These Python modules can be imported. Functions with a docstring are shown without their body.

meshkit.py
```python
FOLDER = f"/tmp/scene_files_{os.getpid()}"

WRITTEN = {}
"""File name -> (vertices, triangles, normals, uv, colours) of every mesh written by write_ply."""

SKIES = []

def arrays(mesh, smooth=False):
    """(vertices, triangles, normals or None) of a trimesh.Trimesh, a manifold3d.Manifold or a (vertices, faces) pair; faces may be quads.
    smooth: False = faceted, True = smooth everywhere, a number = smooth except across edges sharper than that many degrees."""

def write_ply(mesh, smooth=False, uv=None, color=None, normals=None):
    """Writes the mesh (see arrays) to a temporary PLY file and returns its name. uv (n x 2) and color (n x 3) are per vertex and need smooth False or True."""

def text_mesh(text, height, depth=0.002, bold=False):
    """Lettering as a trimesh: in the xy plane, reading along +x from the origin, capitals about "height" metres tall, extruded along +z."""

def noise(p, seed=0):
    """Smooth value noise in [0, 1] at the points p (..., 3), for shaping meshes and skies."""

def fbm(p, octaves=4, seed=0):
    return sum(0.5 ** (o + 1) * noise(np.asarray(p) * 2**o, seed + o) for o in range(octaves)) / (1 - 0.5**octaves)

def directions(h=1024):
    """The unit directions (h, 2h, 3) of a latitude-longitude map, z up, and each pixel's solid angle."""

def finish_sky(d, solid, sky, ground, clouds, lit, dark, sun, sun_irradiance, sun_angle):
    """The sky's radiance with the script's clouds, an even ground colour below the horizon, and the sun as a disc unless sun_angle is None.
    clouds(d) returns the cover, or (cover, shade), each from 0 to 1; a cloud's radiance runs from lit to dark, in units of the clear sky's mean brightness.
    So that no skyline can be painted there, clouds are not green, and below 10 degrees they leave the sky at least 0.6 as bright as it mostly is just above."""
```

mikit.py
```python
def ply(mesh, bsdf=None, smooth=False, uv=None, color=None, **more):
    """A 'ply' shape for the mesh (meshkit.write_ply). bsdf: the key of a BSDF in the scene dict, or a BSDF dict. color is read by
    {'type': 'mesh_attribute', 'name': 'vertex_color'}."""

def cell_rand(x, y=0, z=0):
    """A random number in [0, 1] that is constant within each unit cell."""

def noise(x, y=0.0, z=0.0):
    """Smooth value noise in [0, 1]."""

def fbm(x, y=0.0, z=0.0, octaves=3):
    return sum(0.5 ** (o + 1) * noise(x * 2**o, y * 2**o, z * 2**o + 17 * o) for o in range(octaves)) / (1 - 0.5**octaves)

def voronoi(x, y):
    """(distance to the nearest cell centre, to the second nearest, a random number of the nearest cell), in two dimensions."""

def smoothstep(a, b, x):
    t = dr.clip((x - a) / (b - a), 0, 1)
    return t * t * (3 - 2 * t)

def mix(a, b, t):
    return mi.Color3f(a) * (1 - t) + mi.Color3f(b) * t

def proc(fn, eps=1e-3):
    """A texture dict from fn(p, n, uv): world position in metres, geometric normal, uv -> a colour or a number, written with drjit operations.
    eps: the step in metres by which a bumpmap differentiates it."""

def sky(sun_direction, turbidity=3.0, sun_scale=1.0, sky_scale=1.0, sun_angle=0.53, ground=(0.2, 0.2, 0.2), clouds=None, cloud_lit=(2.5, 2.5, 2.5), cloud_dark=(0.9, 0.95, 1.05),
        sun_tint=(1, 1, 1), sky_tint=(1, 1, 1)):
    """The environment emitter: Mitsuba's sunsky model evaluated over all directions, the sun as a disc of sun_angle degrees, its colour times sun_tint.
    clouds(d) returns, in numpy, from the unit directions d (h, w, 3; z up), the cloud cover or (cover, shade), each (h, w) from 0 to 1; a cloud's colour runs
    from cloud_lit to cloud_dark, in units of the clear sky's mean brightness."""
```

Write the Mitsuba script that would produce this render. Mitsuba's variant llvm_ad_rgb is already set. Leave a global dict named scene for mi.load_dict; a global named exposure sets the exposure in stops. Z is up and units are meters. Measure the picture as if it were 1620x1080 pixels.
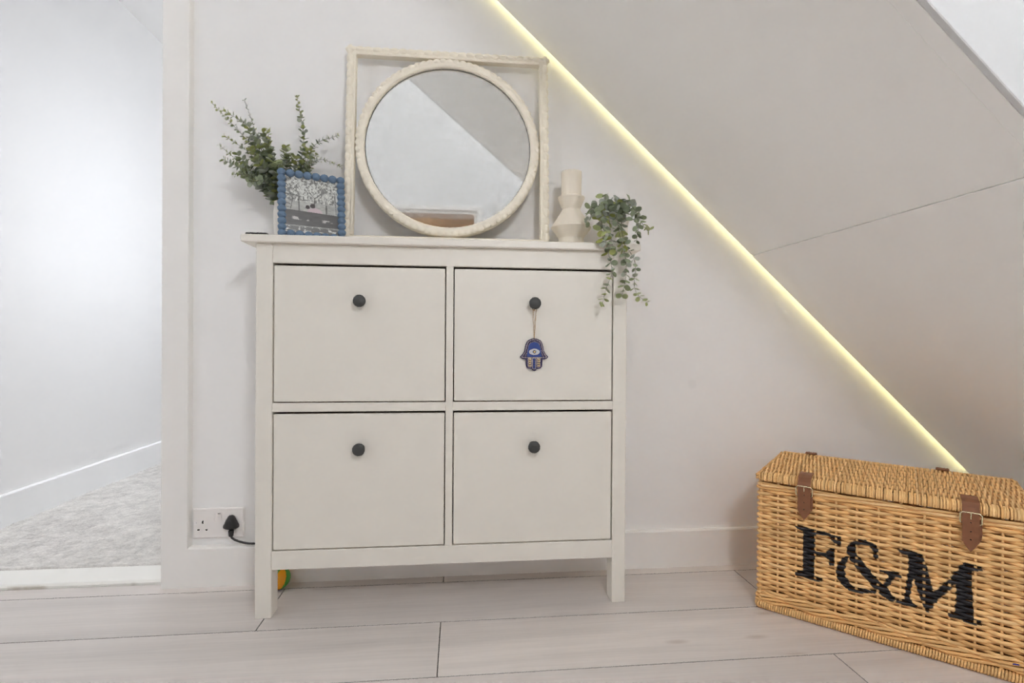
import math, random
import numpy as np
import trimesh
import drjit as dr
import mitsuba as mi
import mikit
import meshkit
from mikit import noise, fbm, cell_rand, smoothstep, mix
from shapely.geometry import Polygon, Point, LineString, box as sbox
from shapely import contains_xy

T = mi.ScalarTransform4f
scene, labels = {}, {}
exposure = 0.42

# ------------------------------------------------------------------ camera, sky, large lights
YAW, PITCH, ROLL = 0.1007, -0.0036, 0.0060
CAM = np.array([0.5338, -1.4156, 0.7398])
fw = np.array([math.sin(YAW) * math.cos(PITCH), math.cos(YAW) * math.cos(PITCH), math.sin(PITCH)])
rt = np.array([math.cos(YAW), -math.sin(YAW), 0.0])
up = np.cross(rt, fw)
up = math.cos(ROLL) * up - math.sin(ROLL) * rt
scene['camera'] = {'type': 'perspective', 'fov_axis': 'x', 'fov': 2 * math.degrees(math.atan(810 / 816.06)),
                   'near_clip': 0.02, 'far_clip': 100.0,
                   'to_world': T().look_at(origin=CAM.tolist(), target=(CAM + fw).tolist(), up=up.tolist())}
SKY = 20.0
scene['sky'] = mikit.sky((0.3, -0.5, 0.8), turbidity=4.0, sun_scale=0.0, sky_scale=SKY, sun_angle=None or 0.53,
                         ground=(0.45, 0.45, 0.45), clouds=lambda d: np.ones(d.shape[:2]), cloud_lit=(1.0, 1.04, 1.12), cloud_dark=(1, 1, 1))
LAMP = (23, 23, 23)  # radiance of the added unseen overhead lamps
WIN_L, WIN_R = (-1.95, -1.35, .9, 3.2), (-1.95, -.72, 2.2, 3.2)   # window openings: from, to, sill, head
GLOBE = (47, 47.6, 49)            # added unseen fill lamp behind the camera
LED = (1.85, 1.67, 0.77)         # strip along the sloped ceiling

# ------------------------------------------------------------------ materials
def rgb(*c):
    return {'type': 'rgb', 'value': list(c)}

def mat(name, d, two=False):
    d = {'type': 'twosided', 'b': d} if two else d
    scene[name] = d
    return name

def pr(c, rough=0.5, spec=0.5, **k):
    return {'type': 'principled', 'base_color': c if isinstance(c, dict) else rgb(*c), 'roughness': rough, 'specular': spec, **k}

WALLC = (0.820, 0.816, 0.810)

def wall_fn(p, n, uv):
    v = fbm(p.x * 1.7 + 3, p.y * 1.7, p.z * 1.7, 3) - 0.5
    sx, sz = (p.x - 1.297) / 0.016, (p.z - 0.597) / 0.018
    smudge = smoothstep(1.2, 0.5, dr.sqrt(sx * sx + sz * sz)) * 0.045 * smoothstep(0.205, 0.215, p.y)
    return mi.Color3f(*WALLC) * (1 + 0.02 * v - smudge)

mat('m_wall', pr(mikit.proc(wall_fn), 0.75, 0.25), True)
mat('m_soffit', pr((0.86, 0.86, 0.84), 0.75, 0.25), True)
mat('m_trim', pr((0.83, 0.815, 0.79), 0.42, 0.4), True)
mat('m_ceiling', pr((0.83, 0.825, 0.81), 0.8, 0.2), True)
mat('m_gloss', pr((0.88, 0.885, 0.885), 0.3, 0.5), True)
mat('m_string', pr((0.62, 0.63, 0.635), 0.5, 0.4), True)
mat('m_wallgrey', pr((0.76, 0.765, 0.77), 0.75, 0.25), True)
mat('m_hall', pr((0.66, 0.56, 0.49), 0.8, 0.2), True)
mat('m_cabinet', pr((0.73, 0.70, 0.635), 0.42, 0.4), True)
mat('m_inside', pr((0.35, 0.33, 0.28), 0.8, 0.2), True)
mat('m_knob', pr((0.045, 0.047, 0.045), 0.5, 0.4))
mat('m_mirrorframe', pr((0.80, 0.745, 0.63), 0.5, 0.35), True)
mat('m_mirror', {'type': 'conductor', 'material': 'none', 'specular_reflectance': rgb(0.93, 0.94, 0.935)})
mat('m_backing', pr((0.3, 0.25, 0.2), 0.8), True)
mat('m_plastic', pr((0.83, 0.80, 0.775), 0.3, 0.5))
mat('m_black', pr((0.018, 0.018, 0.018), 0.4, 0.5))
mat('m_hole', pr((0.012, 0.011, 0.01), 0.8, 0.1))
mat('m_steel', {'type': 'roughconductor', 'material': 'Cr', 'alpha': 0.25})
mat('m_brass', {'type': 'roughconductor', 'material': 'none', 'alpha': 0.22, 'specular_reflectance': rgb(0.86, 0.76, 0.52)})
mat('m_ceramic', pr((0.77, 0.705, 0.60), 0.7, 0.25), True)
mat('m_whitepot', pr((0.76, 0.735, 0.69), 0.5, 0.4), True)
mat('m_soil', pr((0.06, 0.05, 0.035), 0.9, 0.1), True)
mat('m_stem', pr((0.16, 0.15, 0.11), 0.7, 0.2), True)
mat('m_blueframe', pr((0.13, 0.195, 0.285), 0.7, 0.25), True)
mat('m_leaf', {'type': 'principledthin', 'base_color': {'type': 'mesh_attribute', 'name': 'vertex_color'}, 'roughness': 0.6,
               'diff_trans': 0.35, 'spec_trans': 0.0, 'eta': 1.4})
mat('m_twine', pr((0.42, 0.29, 0.16), 0.9, 0.1))
mat('m_hnavy', pr((0.035, 0.028, 0.075), 0.6, 0.3), True)
mat('m_hblue', pr((0.035, 0.065, 0.24), 0.55, 0.3), True)
mat('m_htan', pr((0.66, 0.56, 0.50), 0.6, 0.3), True)
mat('m_hgold', pr((0.62, 0.47, 0.22), 0.45, 0.5), True)
mat('m_hpale', pr((0.48, 0.52, 0.58), 0.6, 0.3), True)
mat('m_leather', pr(mikit.proc(lambda p, n, uv: mi.Color3f(0.19, 0.075, 0.034) * (0.85 + 0.3 * fbm(p.x * 90, p.y * 90, p.z * 90, 2))), 0.5, 0.4), True)
mat('m_willow', pr({'type': 'mesh_attribute', 'name': 'vertex_color'}, 0.45, 0.4))
mat('m_threshold', pr(mikit.proc(lambda p, n, uv: mix((0.85, 0.84, 0.80), (0.40, 0.34, 0.27),
    0.7 * smoothstep(0.009, 0.0, p.y - 0.226) * smoothstep(0.45, 0.75, fbm(p.x * 22, p.y * 60, 0.0, 3)))), 0.5, 0.4), True)

PITCHY, PL = 0.2215, 1.395

def plank_fn(p, n, uv):
    row = dr.floor((p.y - 0.165) / PITCHY)
    par = row - 2 * dr.floor(row / 2)
    off = dr.select(par > 0.5, 0.024, 0.488)
    col = dr.floor((p.x - off) / PL)
    r = cell_rand(row, col, 3)
    y = p.y - 0.165 - row * PITCHY
    q = p.x * 1.0 + r * 37.0
    warp = fbm(q * 2.2, y * 9.0, r * 9, 3) - 0.5
    grain = fbm(q * 5.0, (y + warp * 0.03) * 170.0, r * 5, 3)
    fine = noise(q * 14.0, y * 620.0, r * 3)
    broad = fbm(q * 1.6, (y + warp * 0.08) * 22.0, r * 11, 3)
    kx, ky, kr = mikit.voronoi(q * 2.4, (y + row * 3.3) * 7.0)
    knot = smoothstep(0.10, 0.01, kx) * dr.select(kr > 0.62, 1.0, 0.0)
    base = mix((0.62, 0.575, 0.545), (0.568, 0.530, 0.505), r)
    v = 1 + 0.10 * (grain - 0.5) + 0.05 * (fine - 0.5) + 0.27 * (broad - 0.5)
    c = base * v
    c = mix(c, (0.30, 0.23, 0.18), knot * 0.40 * smoothstep(0.25, 0.7, grain + 0.15))
    return c * dr.select(n.z < 0.9, 0.5, 1.0)        # the bevelled edges are coloured darker, drawing dark joint lines

mat('m_plank', pr(mikit.proc(plank_fn), 0.42, 0.42))
mat('m_joint', pr((0.10, 0.085, 0.075), 0.9, 0.1))

def carpet_fn(p, n, uv):
    a = fbm(p.x * 34, p.y * 34, 0.0, 3)
    b = noise(p.x * 260, p.y * 260, 0.0)
    return mi.Color3f(0.72, 0.70, 0.67) * (0.74 + 0.34 * a + 0.18 * (b - 0.5))
mat('m_carpet', pr(mikit.proc(carpet_fn), 0.95, 0.05), True)

def photo_fn(p, n, uv):
    u, v = uv.x, uv.y
    leaf = fbm(u * 40, v * 40, 2.0, 4)
    g = 0.20 + 0.55 * smoothstep(0.30, 0.70, leaf)
    # hazy far ground under the trees
    g = dr.select(v < 0.56, 0.46 + 0.18 * (noise(u * 16, v * 40, 1.0) - 0.5), g)
    # trunks and fence
    def line(x0, y0, x1, y1, w):
        dx, dy = x1 - x0, y1 - y0
        t = dr.clip(((u - x0) * dx + (v - y0) * dy) / (dx * dx + dy * dy), 0, 1)
        a, b = u - x0 - t * dx, v - y0 - t * dy
        return smoothstep(w, w * 0.6, dr.sqrt(a * a + b * b))
    d = line(0.53, 0.42, 0.55, 0.64, 0.018)
    for s in ((0.55, 0.64, 0.44, 0.76, 0.010), (0.55, 0.64, 0.66, 0.74, 0.010), (0.27, 0.40, 0.26, 0.68, 0.016), (0.26, 0.58, 0.42, 0.60, 0.008),
              (0.02, 0.68, 0.26, 0.66, 0.010), (0.12, 0.42, 0.17, 0.66, 0.009), (0.03, 0.52, 0.12, 0.50, 0.010), (0.03, 0.45, 0.12, 0.44, 0.008),
              (0.94, 0.40, 0.92, 0.80, 0.009), (0.76, 0.40, 0.76, 0.53, 0.02), (0.05, 0.98, 0.02, 0.70, 0.01)):
        d = dr.maximum(d, line(*s))
    g = g * (1 - 0.6 * d)
    c = mi.Color3f(g * 0.98, g, g * 0.95)
    # the couple on the bench
    body = smoothstep(1.0, 0.8, dr.sqrt(dr.square((u - 0.55) / 0.15) + dr.square((v - 0.39) / 0.09)))
    c = mix(c, (0.60, 0.50, 0.53), body)
    for hx, hy, hr in ((0.42, 0.475, 0.042), (0.51, 0.505, 0.05)):
        c = mix(c, (0.045, 0.035, 0.035), smoothstep(hr, hr * 0.8, dr.sqrt(dr.square(u - hx) + dr.square((v - hy) * 1.1))))
    # bench back and seat
    top = 0.405 - 0.03 * u
    bench = smoothstep(top + 0.006, top - 0.006, v) * smoothstep(0.12, 0.15, v)
    bc = 0.085 + 0.03 * noise(u * 7, v * 50, 0.0)
    slot = smoothstep(0.03, 0.02, dr.abs(v - 0.27 + 0.035 * u)) * dr.maximum(smoothstep(0.13, 0.17, u) * smoothstep(0.46, 0.42, u), smoothstep(0.66, 0.72, u) * smoothstep(0.90, 0.86, u))
    bc = bc + slot * 0.40 * smoothstep(0.3, 0.6, noise(u * 14, v * 30, 4.0))
    c = mix(c, mi.Color3f(bc * 1.02, bc, bc * 0.97), bench)
    grass = smoothstep(0.14, 0.11, v)
    gg = 0.16 + 0.6 * smoothstep(0.55, 0.75, fbm(u * 22, v * 45, 7.0, 3))
    return mix(c, mi.Color3f(gg, gg, gg * 0.97), grass) * 0.85
mat('m_photo', pr(mikit.proc(photo_fn), 0.25, 0.5), True)

# ------------------------------------------------------------------ mesh helpers
def key_of(name, parent=None):
    k = name if parent is None else parent + '__' + name
    if k not in scene and k not in labels:
        return k
    i = 1
    while f'{k}_{i:03d}' in scene or f'{k}_{i:03d}' in labels:
        i += 1
    return f'{k}_{i:03d}'

def obj(name, mesh, m, parent=None, smooth=False, **kw):
    k = key_of(name, parent)
    scene[k] = mikit.ply(mesh, m, smooth, **kw)
    return k

def tag(k, label=None, cat=None, group=None, kind=None):
    d = labels.setdefault(k, {})
    for a, b in (('label', label), ('category', cat), ('group', group), ('kind', kind)):
        if b:
            d[a] = b
    return k

def thing(name, label, cat, group=None):
    return tag(key_of(name), label, cat, group)

def struct(name, mesh, m, label=None, smooth=False):
    k = obj(name, mesh, m, None, smooth)
    return tag(k, label, kind='structure')

def cbox(x0, x1, y0, y1, z0, z1, c=0.0):
    """a box with chamfered edges"""
    if c <= 0:
        b = trimesh.creation.box((x1 - x0, y1 - y0, z1 - z0))
        b.apply_translation(((x0 + x1) / 2, (y0 + y1) / 2, (z0 + z1) / 2))
        return b
    P = []
    for sx, x in ((1, x0), (-1, x1)):
        for sy, y in ((1, y0), (-1, y1)):
            for sz, z in ((1, z0), (-1, z1)):
                P += [(x, y + sy * c, z + sz * c), (x + sx * c, y, z + sz * c), (x + sx * c, y + sy * c, z)]
    return trimesh.convex.convex_hull(np.array(P))

def cat(ms):
    return trimesh.util.concatenate(list(ms))

def frames(P, closed=False):
    P = np.asarray(P, float)
    t = (np.roll(P, -1, 0) - np.roll(P, 1, 0)) if closed else np.gradient(P, axis=0)
    t /= np.linalg.norm(t, axis=1, keepdims=True) + 1e-12
    n = np.zeros_like(t)
    a = np.array([0, 0, 1.0]) if abs(t[0][2]) < 0.8 else np.array([1.0, 0, 0])
    n[0] = a - t[0] * (a @ t[0])
    n[0] /= np.linalg.norm(n[0])
    for i in range(1, len(P)):
        v = n[i - 1] - t[i] * (n[i - 1] @ t[i])
        n[i] = v / (np.linalg.norm(v) + 1e-12)
    return t, n, np.cross(t, n)

def tube(P, r, sides=8, closed=False, cap=True, nb=None):
    P = np.asarray(P, float)
    t, n, b = frames(P, closed) if nb is None else (None, nb[0], nb[1])
    r = np.broadcast_to(np.asarray(r, float), (len(P),)) if np.ndim(r) < 2 else r
    a = np.arange(sides) * 2 * np.pi / sides
    rn, rb = (r, r) if np.ndim(r) == 1 else (r[:, 0], r[:, 1])
    V = P[:, None] + n[:, None] * (np.cos(a)[None, :, None] * rn[:, None, None]) + b[:, None] * (np.sin(a)[None, :, None] * rb[:, None, None])
    m = len(P)
    V = V.reshape(-1, 3)
    i = np.arange(m if closed else m - 1)[:, None]
    j = np.arange(sides)[None]
    i2, j2 = (i + 1) % m, (j + 1) % sides
    q = np.stack([i * sides + j, i * sides + j2, i2 * sides + j2, i2 * sides + j], -1).reshape(-1, 4)
    F = np.vstack([q[:, [0, 1, 2]], q[:, [0, 2, 3]]])
    if cap and not closed:
        V = np.vstack([V, P[:1], P[-1:]])
        k = np.arange(sides)
        F = np.vstack([F, np.stack([k * 0 + len(V) - 2, (k + 1) % sides, k], 1),
                       np.stack([k * 0 + len(V) - 1, k + (m - 1) * sides, (k + 1) % sides + (m - 1) * sides], 1)])
    return trimesh.Trimesh(V, F, process=False)

def lathe(prof, n=48):
    m = trimesh.creation.revolve(np.array(prof, float), sections=n)
    return m

def bez(P, n):
    """Catmull-Rom through the points"""
    P = np.asarray(P, float)
    Q = np.vstack([2 * P[0] - P[1], P, 2 * P[-1] - P[-2]])
    out = []
    for i in range(1, len(Q) - 2):
        for t in np.linspace(0, 1, n, endpoint=False):
            out.append(0.5 * (2 * Q[i] + (Q[i + 1] - Q[i - 1]) * t + (2 * Q[i - 1] - 5 * Q[i] + 4 * Q[i + 1] - Q[i + 2]) * t * t + (3 * Q[i] - Q[i - 1] - 3 * Q[i + 1] + Q[i + 2]) * t ** 3))
    out.append(P[-1])
    return np.array(out)

def extr(poly, depth):
    ms = [trimesh.creation.extrude_polygon(g, depth, engine='earcut') for g in getattr(poly, 'geoms', [poly]) if g.area > 1e-10]
    return cat(ms)

def face_xz(poly, y_front, thick):
    """a shapely polygon in (x, z), extruded from y_front into +y by thick"""
    m = extr(poly, thick)
    m.apply_transform([[1, 0, 0, 0], [0, 0, -1, y_front + thick], [0, 1, 0, 0], [0, 0, 0, 1]])
    return m

def prism_y(pts_xz, y0, y1):
    return face_xz(Polygon(pts_xz), y0, y1 - y0)

# ------------------------------------------------------------------ the room
YW = 0.218                      # front face of the back wall
CEIL = 2.46                     # corridor
HALL = 4.6                      # the stair hall is open to the floor above
XL, XR, YB = -2.0, 3.2, -2.05   # left wall, right wall, wall behind the camera
SA = np.array([0.632, 1.8111])  # the sloped ceiling's line on the back wall (x, z)
SD = np.array([math.cos(math.radians(-42.58)), math.sin(math.radians(-42.58))])
SN = np.array([-SD[1], SD[0]])  # away from the room, upwards
def sl(a, b):
    """a metres down the slope from SA, b metres above the soffit's face"""
    return SA + a * SD + b * SN

def wall_hole(axis, a0, a1, b0, b1, w):
    """a wall slab with one window opening w"""
    f = (lambda p, q, z0, z1: cbox(a0, a1, p, q, z0, z1)) if axis == 'x' else (lambda p, q, z0, z1: cbox(p, q, a0, a1, z0, z1))
    return cat([f(b0, w[0], 0, HALL), f(w[1], b1, 0, HALL), f(w[0], w[1], 0, w[2]), f(w[0], w[1], w[3], HALL)])

def frame_window(name, a0, a1, b0, b1, z0, z1, axis='x'):
    w = 0.05
    bm = (b0 + b1) / 2
    f = (lambda p, q, u, v: cbox(a0, a1, p, q, u, v)) if axis == 'x' else (lambda p, q, u, v: cbox(p, q, a0, a1, u, v))
    struct(name, cat([f(b0, b1, z0, z0 + w), f(b0, b1, z1 - w, z1), f(b0, b0 + w, z0, z1), f(b1 - w, b1, z0, z1), f(bm - w / 2, bm + w / 2, z0, z1)]), 'm_trim')

# floor: dark bed and separate planks
fl = struct('floor', cbox(XL, XR, YB - 1.6, 0.227, -0.06, -0.006), 'm_joint', 'pale whitewashed oak plank floor')
for row in range(-11, 1):
    y0, y1 = 0.165 + row * PITCHY, 0.165 + (row + 1) * PITCHY
    if row == 0:
        y1 = 0.2265
    off = 0.024 if row % 2 else 0.488
    for col in range(-3, 3):
        x0, x1 = off + col * PL, off + (col + 1) * PL
        x0, x1 = max(x0, XL + .002), min(x1, XR - .002)
        if x1 - x0 < 0.02:
            continue
        obj('plank', cbox(x0 + .0006, x1 - .0006, max(y0, YB - 1.55) + .0006, y1 - .0006, -0.009, 0.0, 0.0010), 'm_plank', fl)

struct('wall_back', cat([cbox(-0.335, XR, YW, YW + 0.11, -0.02, HALL)]), 'm_wall', 'white painted wall behind the cream cabinet')
struct('wall_left', wall_hole('x', XL - .1, XL, YB, YW + .11, WIN_L), 'm_wall')
struct('wall_right', wall_hole('x', XR, XR + .1, YB, YW, WIN_R), 'm_wall')
struct('wall_entry', cat([cbox(XL, -1.12, YW, YW + .11, -.02, HALL), cbox(-1.12, -0.335, YW, YW + .11, 2.05, HALL)]), 'm_wall')
frame_window('window_1', XL - .09, XL - .03, *WIN_L)
frame_window('window_2', XR + .03, XR + .09, *WIN_R)
DX0, DX1, DZ = -0.14, 0.655, 2.04
struct('wall_front', cat([cbox(XL, DX0, YB - .1, YB, 0, HALL), cbox(DX1, XR, YB - .1, YB, 0, HALL), cbox(DX0, DX1, YB - .1, YB, DZ, HALL)]), 'm_wallgrey', 'white wall with a doorway, seen in the round mirror')
aw = 0.036
struct('trim_1', cat([cbox(DX0 - aw, DX0, YB, YB + .018, 0, DZ + aw, .003), cbox(DX1, DX1 + aw, YB, YB + .018, 0, DZ + aw, .003), cbox(DX0, DX1, YB, YB + .018, DZ, DZ + aw, .003),
                      cbox(DX0, DX1, YB - .1, YB, DZ - .02, DZ), cbox(DX0, DX0 + .02, YB - .1, YB, 0, DZ), cbox(DX1 - .02, DX1, YB - .1, YB, 0, DZ)]), 'm_trim', 'white door frame reflected in the mirror')
struct('trim_2', cbox(0.80, 0.815, YB, YB + .02, 0, 2.12, .003), 'm_trim')
struct('wall_hall', cat([cbox(-1.2, 1.8, -3.7, -3.6, 0, 2.4), cbox(-1.3, -1.2, -3.7, YB - .1, 0, 2.4), cbox(1.8, 1.9, -3.7, YB - .1, 0, 2.4)]), 'm_hall')
struct('ceiling_hall', cbox(-1.3, 1.9, -3.7, YB - .1, 2.4, 2.46), 'm_ceiling')
struct('ceiling', cbox(XL - .1, XR + .1, YB - .1, YW + .11, HALL, HALL + .08), 'm_ceiling')

# the corridor beyond the opening
struct('wall_corridor', cat([cbox(-1.31, -1.21, YW + .11, 4.2, -.02, CEIL)]), 'm_wall', 'white corridor wall beyond the opening')
struct('wall_corridor_right', cat([cbox(-0.335, -0.24, YW + .11, .75, -.02, CEIL), cbox(-0.335, -0.24, 1.80, 4.2, -.02, CEIL), cbox(-0.335, -0.24, .75, 1.80, -.02, 1.0), cbox(-0.335, -0.24, .75, 1.80, 2.05, CEIL)]), 'm_wall')
frame_window('added_window_3', -.31, -.27, .75, 1.80, 1.0, 2.05)  # hidden opening added so sky light fills the corridor evenly
struct('ceiling_corridor', cbox(-1.31, -0.24, YW + .11, 2.6, CEIL, CEIL + .08), 'm_ceiling', 'white corridor ceiling')
struct('wall_corridor_end', cat([cbox(-1.31, -0.24, 4.2, 4.3, -.02, 0.9), cbox(-1.31, -.24, 4.2, 4.3, 2.3, CEIL)]), 'm_wall')
struct('ceiling_corridor_end', cbox(-1.31, -0.24, 3.5, 4.3, CEIL, CEIL + .08), 'm_ceiling')
def base_profile(L0, L1, axis, face, back, h, name, m='m_trim', label=None):
    """a skirting board with a sloped top edge; axis 'x': face/back are y values, 'y': x values"""
    P = [(face, 0), (face, h - .004), (face + (back - face) * .25, h), (back, h), (back, 0)]
    V = []
    for L in (L0, L1):
        V += [((L, a, z) if axis == 'x' else (a, L, z)) for a, z in P]
    return struct(name, trimesh.convex.convex_hull(np.array(V)), m, label)
base_profile(0.0, XR, 'x', 0.2035, YW, 0.1205, 'baseboard_back', label='white skirting board along the foot of the back wall')
base_profile(-0.2655, 0.0, 'x', 0.1948, YW, 0.1175, 'baseboard_back_left', label='white skirting board below the socket')
base_profile(YW + .11, 4.2, 'y', -1.192, -1.21, 0.135, 'baseboard_corridor', m='m_gloss', label='white skirting board in the corridor')
# casing of the opening: flat board with a bevelled inner edge
cas = trimesh.convex.convex_hull(np.array([(x, y, z) for z in (0, 3.0) for x, y in ((-.3385, YW), (-.3385, .197), (-.3365, .195), (-.2655, .195), (-.2637, .1968), (-.2618, YW))]))
struct('trim_3', cas, 'm_trim', 'flat white casing board beside the opening')
thr = trimesh.convex.convex_hull(np.array([(x, y, z) for x in (-1.15, -.3385) for y, z in ((.228, -.005), (.228, .006), (.236, .012), (.326, .016), (.334, .008), (.334, -.005))]))
struct('trim_4', thr, 'm_threshold', 'worn white painted threshold board of the opening')

# corridor carpet: a rough pile surface
rng = np.random.default_rng(4)
cx0, cx1, cy0, cy1, st = -1.195, -0.337, 0.338, 2.6, 0.0055
gx, gy = np.arange(cx0, cx1, st), np.arange(cy0, cy1, st)
G = np.stack(np.meshgrid(gx, gy, indexing='ij'), -1)
P3 = np.concatenate([G, np.zeros(G.shape[:2] + (1,))], -1)
hh = 0.010 + 0.006 * (meshkit.fbm(P3 * 70, 3, 5) - .5) + 0.0045 * (rng.random(G.shape[:2]) - .5) + 0.010 * (meshkit.fbm(P3 * 9, 2, 8) - .5)
edge = np.exp(-((G[..., 1] - 0.352) / 0.012) ** 2)
hh = hh + 0.006 * edge
hh[:, 0] = 0.0
V = np.concatenate([G + (rng.random(G.shape) - .5) * st * .6, hh[..., None]], -1).reshape(-1, 3)
ni, nj = G.shape[:2]
ii, jj = np.meshgrid(np.arange(ni - 1), np.arange(nj - 1), indexing='ij')
a = (ii * nj + jj).ravel()
Q = np.stack([a, a + nj, a + nj + 1, a + 1], 1)
k = obj('carpet', (V, Q), 'm_carpet', None, True)
tag(k, 'grey speckled carpet pile in the corridor behind the white threshold', 'carpet', kind='stuff')
struct('floor_corridor', cbox(-1.21, -.335, YW + .09, 4.2, -.06, -.002), 'm_joint')

# sloped ceiling under the stairs: two boarded panels, a string along its near edge, an LED gap at the wall
YE, YS, YG = -0.70, -0.658, 0.199
so = struct('ceiling_slope', prism_y([sl(-1.3, .004), sl(2.62, .004), sl(2.62, .1), sl(-1.3, .1)], YE + .02, YG - .012), 'm_soffit', 'sloped soffit under the stairs')
aj = 1.1668
def slab(a0, a1, y0, y1, b0, b1, c=.002):
    m = cbox(a0, a1, y0, y1, b0, b1, c)
    v = np.array(m.vertices)
    xz = SA + v[:, :1] * SD + v[:, 2:] * SN
    m.vertices = np.stack([xz[:, 0], v[:, 1], xz[:, 1]], 1)
    return m
obj('panel', slab(-1.3, aj - .0007, YS + .0001, YG, 0, .02, .0006), 'm_soffit', so)
obj('panel', slab(aj + .0007, 2.60, YS + .0001, YG - .0015, -.0018, .02, .0006), 'm_soffit', so)
struct('trim_5', slab(-1.3, 2.62, YE + .0118, YS - .0001, -.0005, .03, .0005), 'm_soffit', 'white edge strip along the near edge of the sloped ceiling')
struct('trim_6', slab(-1.3, 2.62, YE, YE + .012, -.0005, .30, .0015), 'm_string', 'white stair string above the edge strip')

# LED strip up in the gap between soffit and wall
led = obj('led_strip', slab(-0.9, 2.25, YG - .002, YW - .001, .011, .0145, .0008), None)
scene[led]['emitter'] = {'type': 'area', 'radiance': rgb(*LED)}
scene[led]['bsdf'] = {'type': 'diffuse', 'reflectance': rgb(.8, .8, .7)}
tag(led, 'glowing warm white LED strip along the sloped ceiling edge', 'led strip')

# unseen overhead lamps, added for soft light from above
for i, (x, y) in enumerate(((-0.55, -1.0), (1.15, -1.35))):
    t = thing('added_overhead_lamp', 'added unseen overhead lamp ' + ('nearer the window wall', 'nearer the stairs')[i], 'added lamp', 'added lamps')
    m = lathe([(0, 0), (.20, 0), (.21, .01), (.21, .04), (0, .04)], 40); m.apply_translation((x, y, HALL - .041))
    obj('rim', m, 'm_trim', t, 30)
    d = trimesh.creation.cylinder(.19, .004, sections=40); d.apply_translation((x, y, HALL - .0435))
    k = obj('diffuser', d, None, t)
    scene[k]['emitter'] = {'type': 'area', 'radiance': rgb(*LAMP)}
t = thing('added_fill_lamp', 'added unseen fill lamp with a white globe behind the camera', 'floor lamp')  # unseen lamp put in to brighten the right wall and cabinet
FX, FY, FZ = 0.92, -1.87, 1.73
m = lathe([(0, 0), (.14, 0), (.14, .012), (.02, .024), (0, .024)], 40); m.apply_translation((FX, FY, 0.0005)); obj('base', m, 'm_black', t, 30)
obj('pole', tube([(FX, FY, .02), (FX, FY, .7), (FX, FY, FZ - .135)], .011, 12), 'm_black', t, 50)
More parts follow.
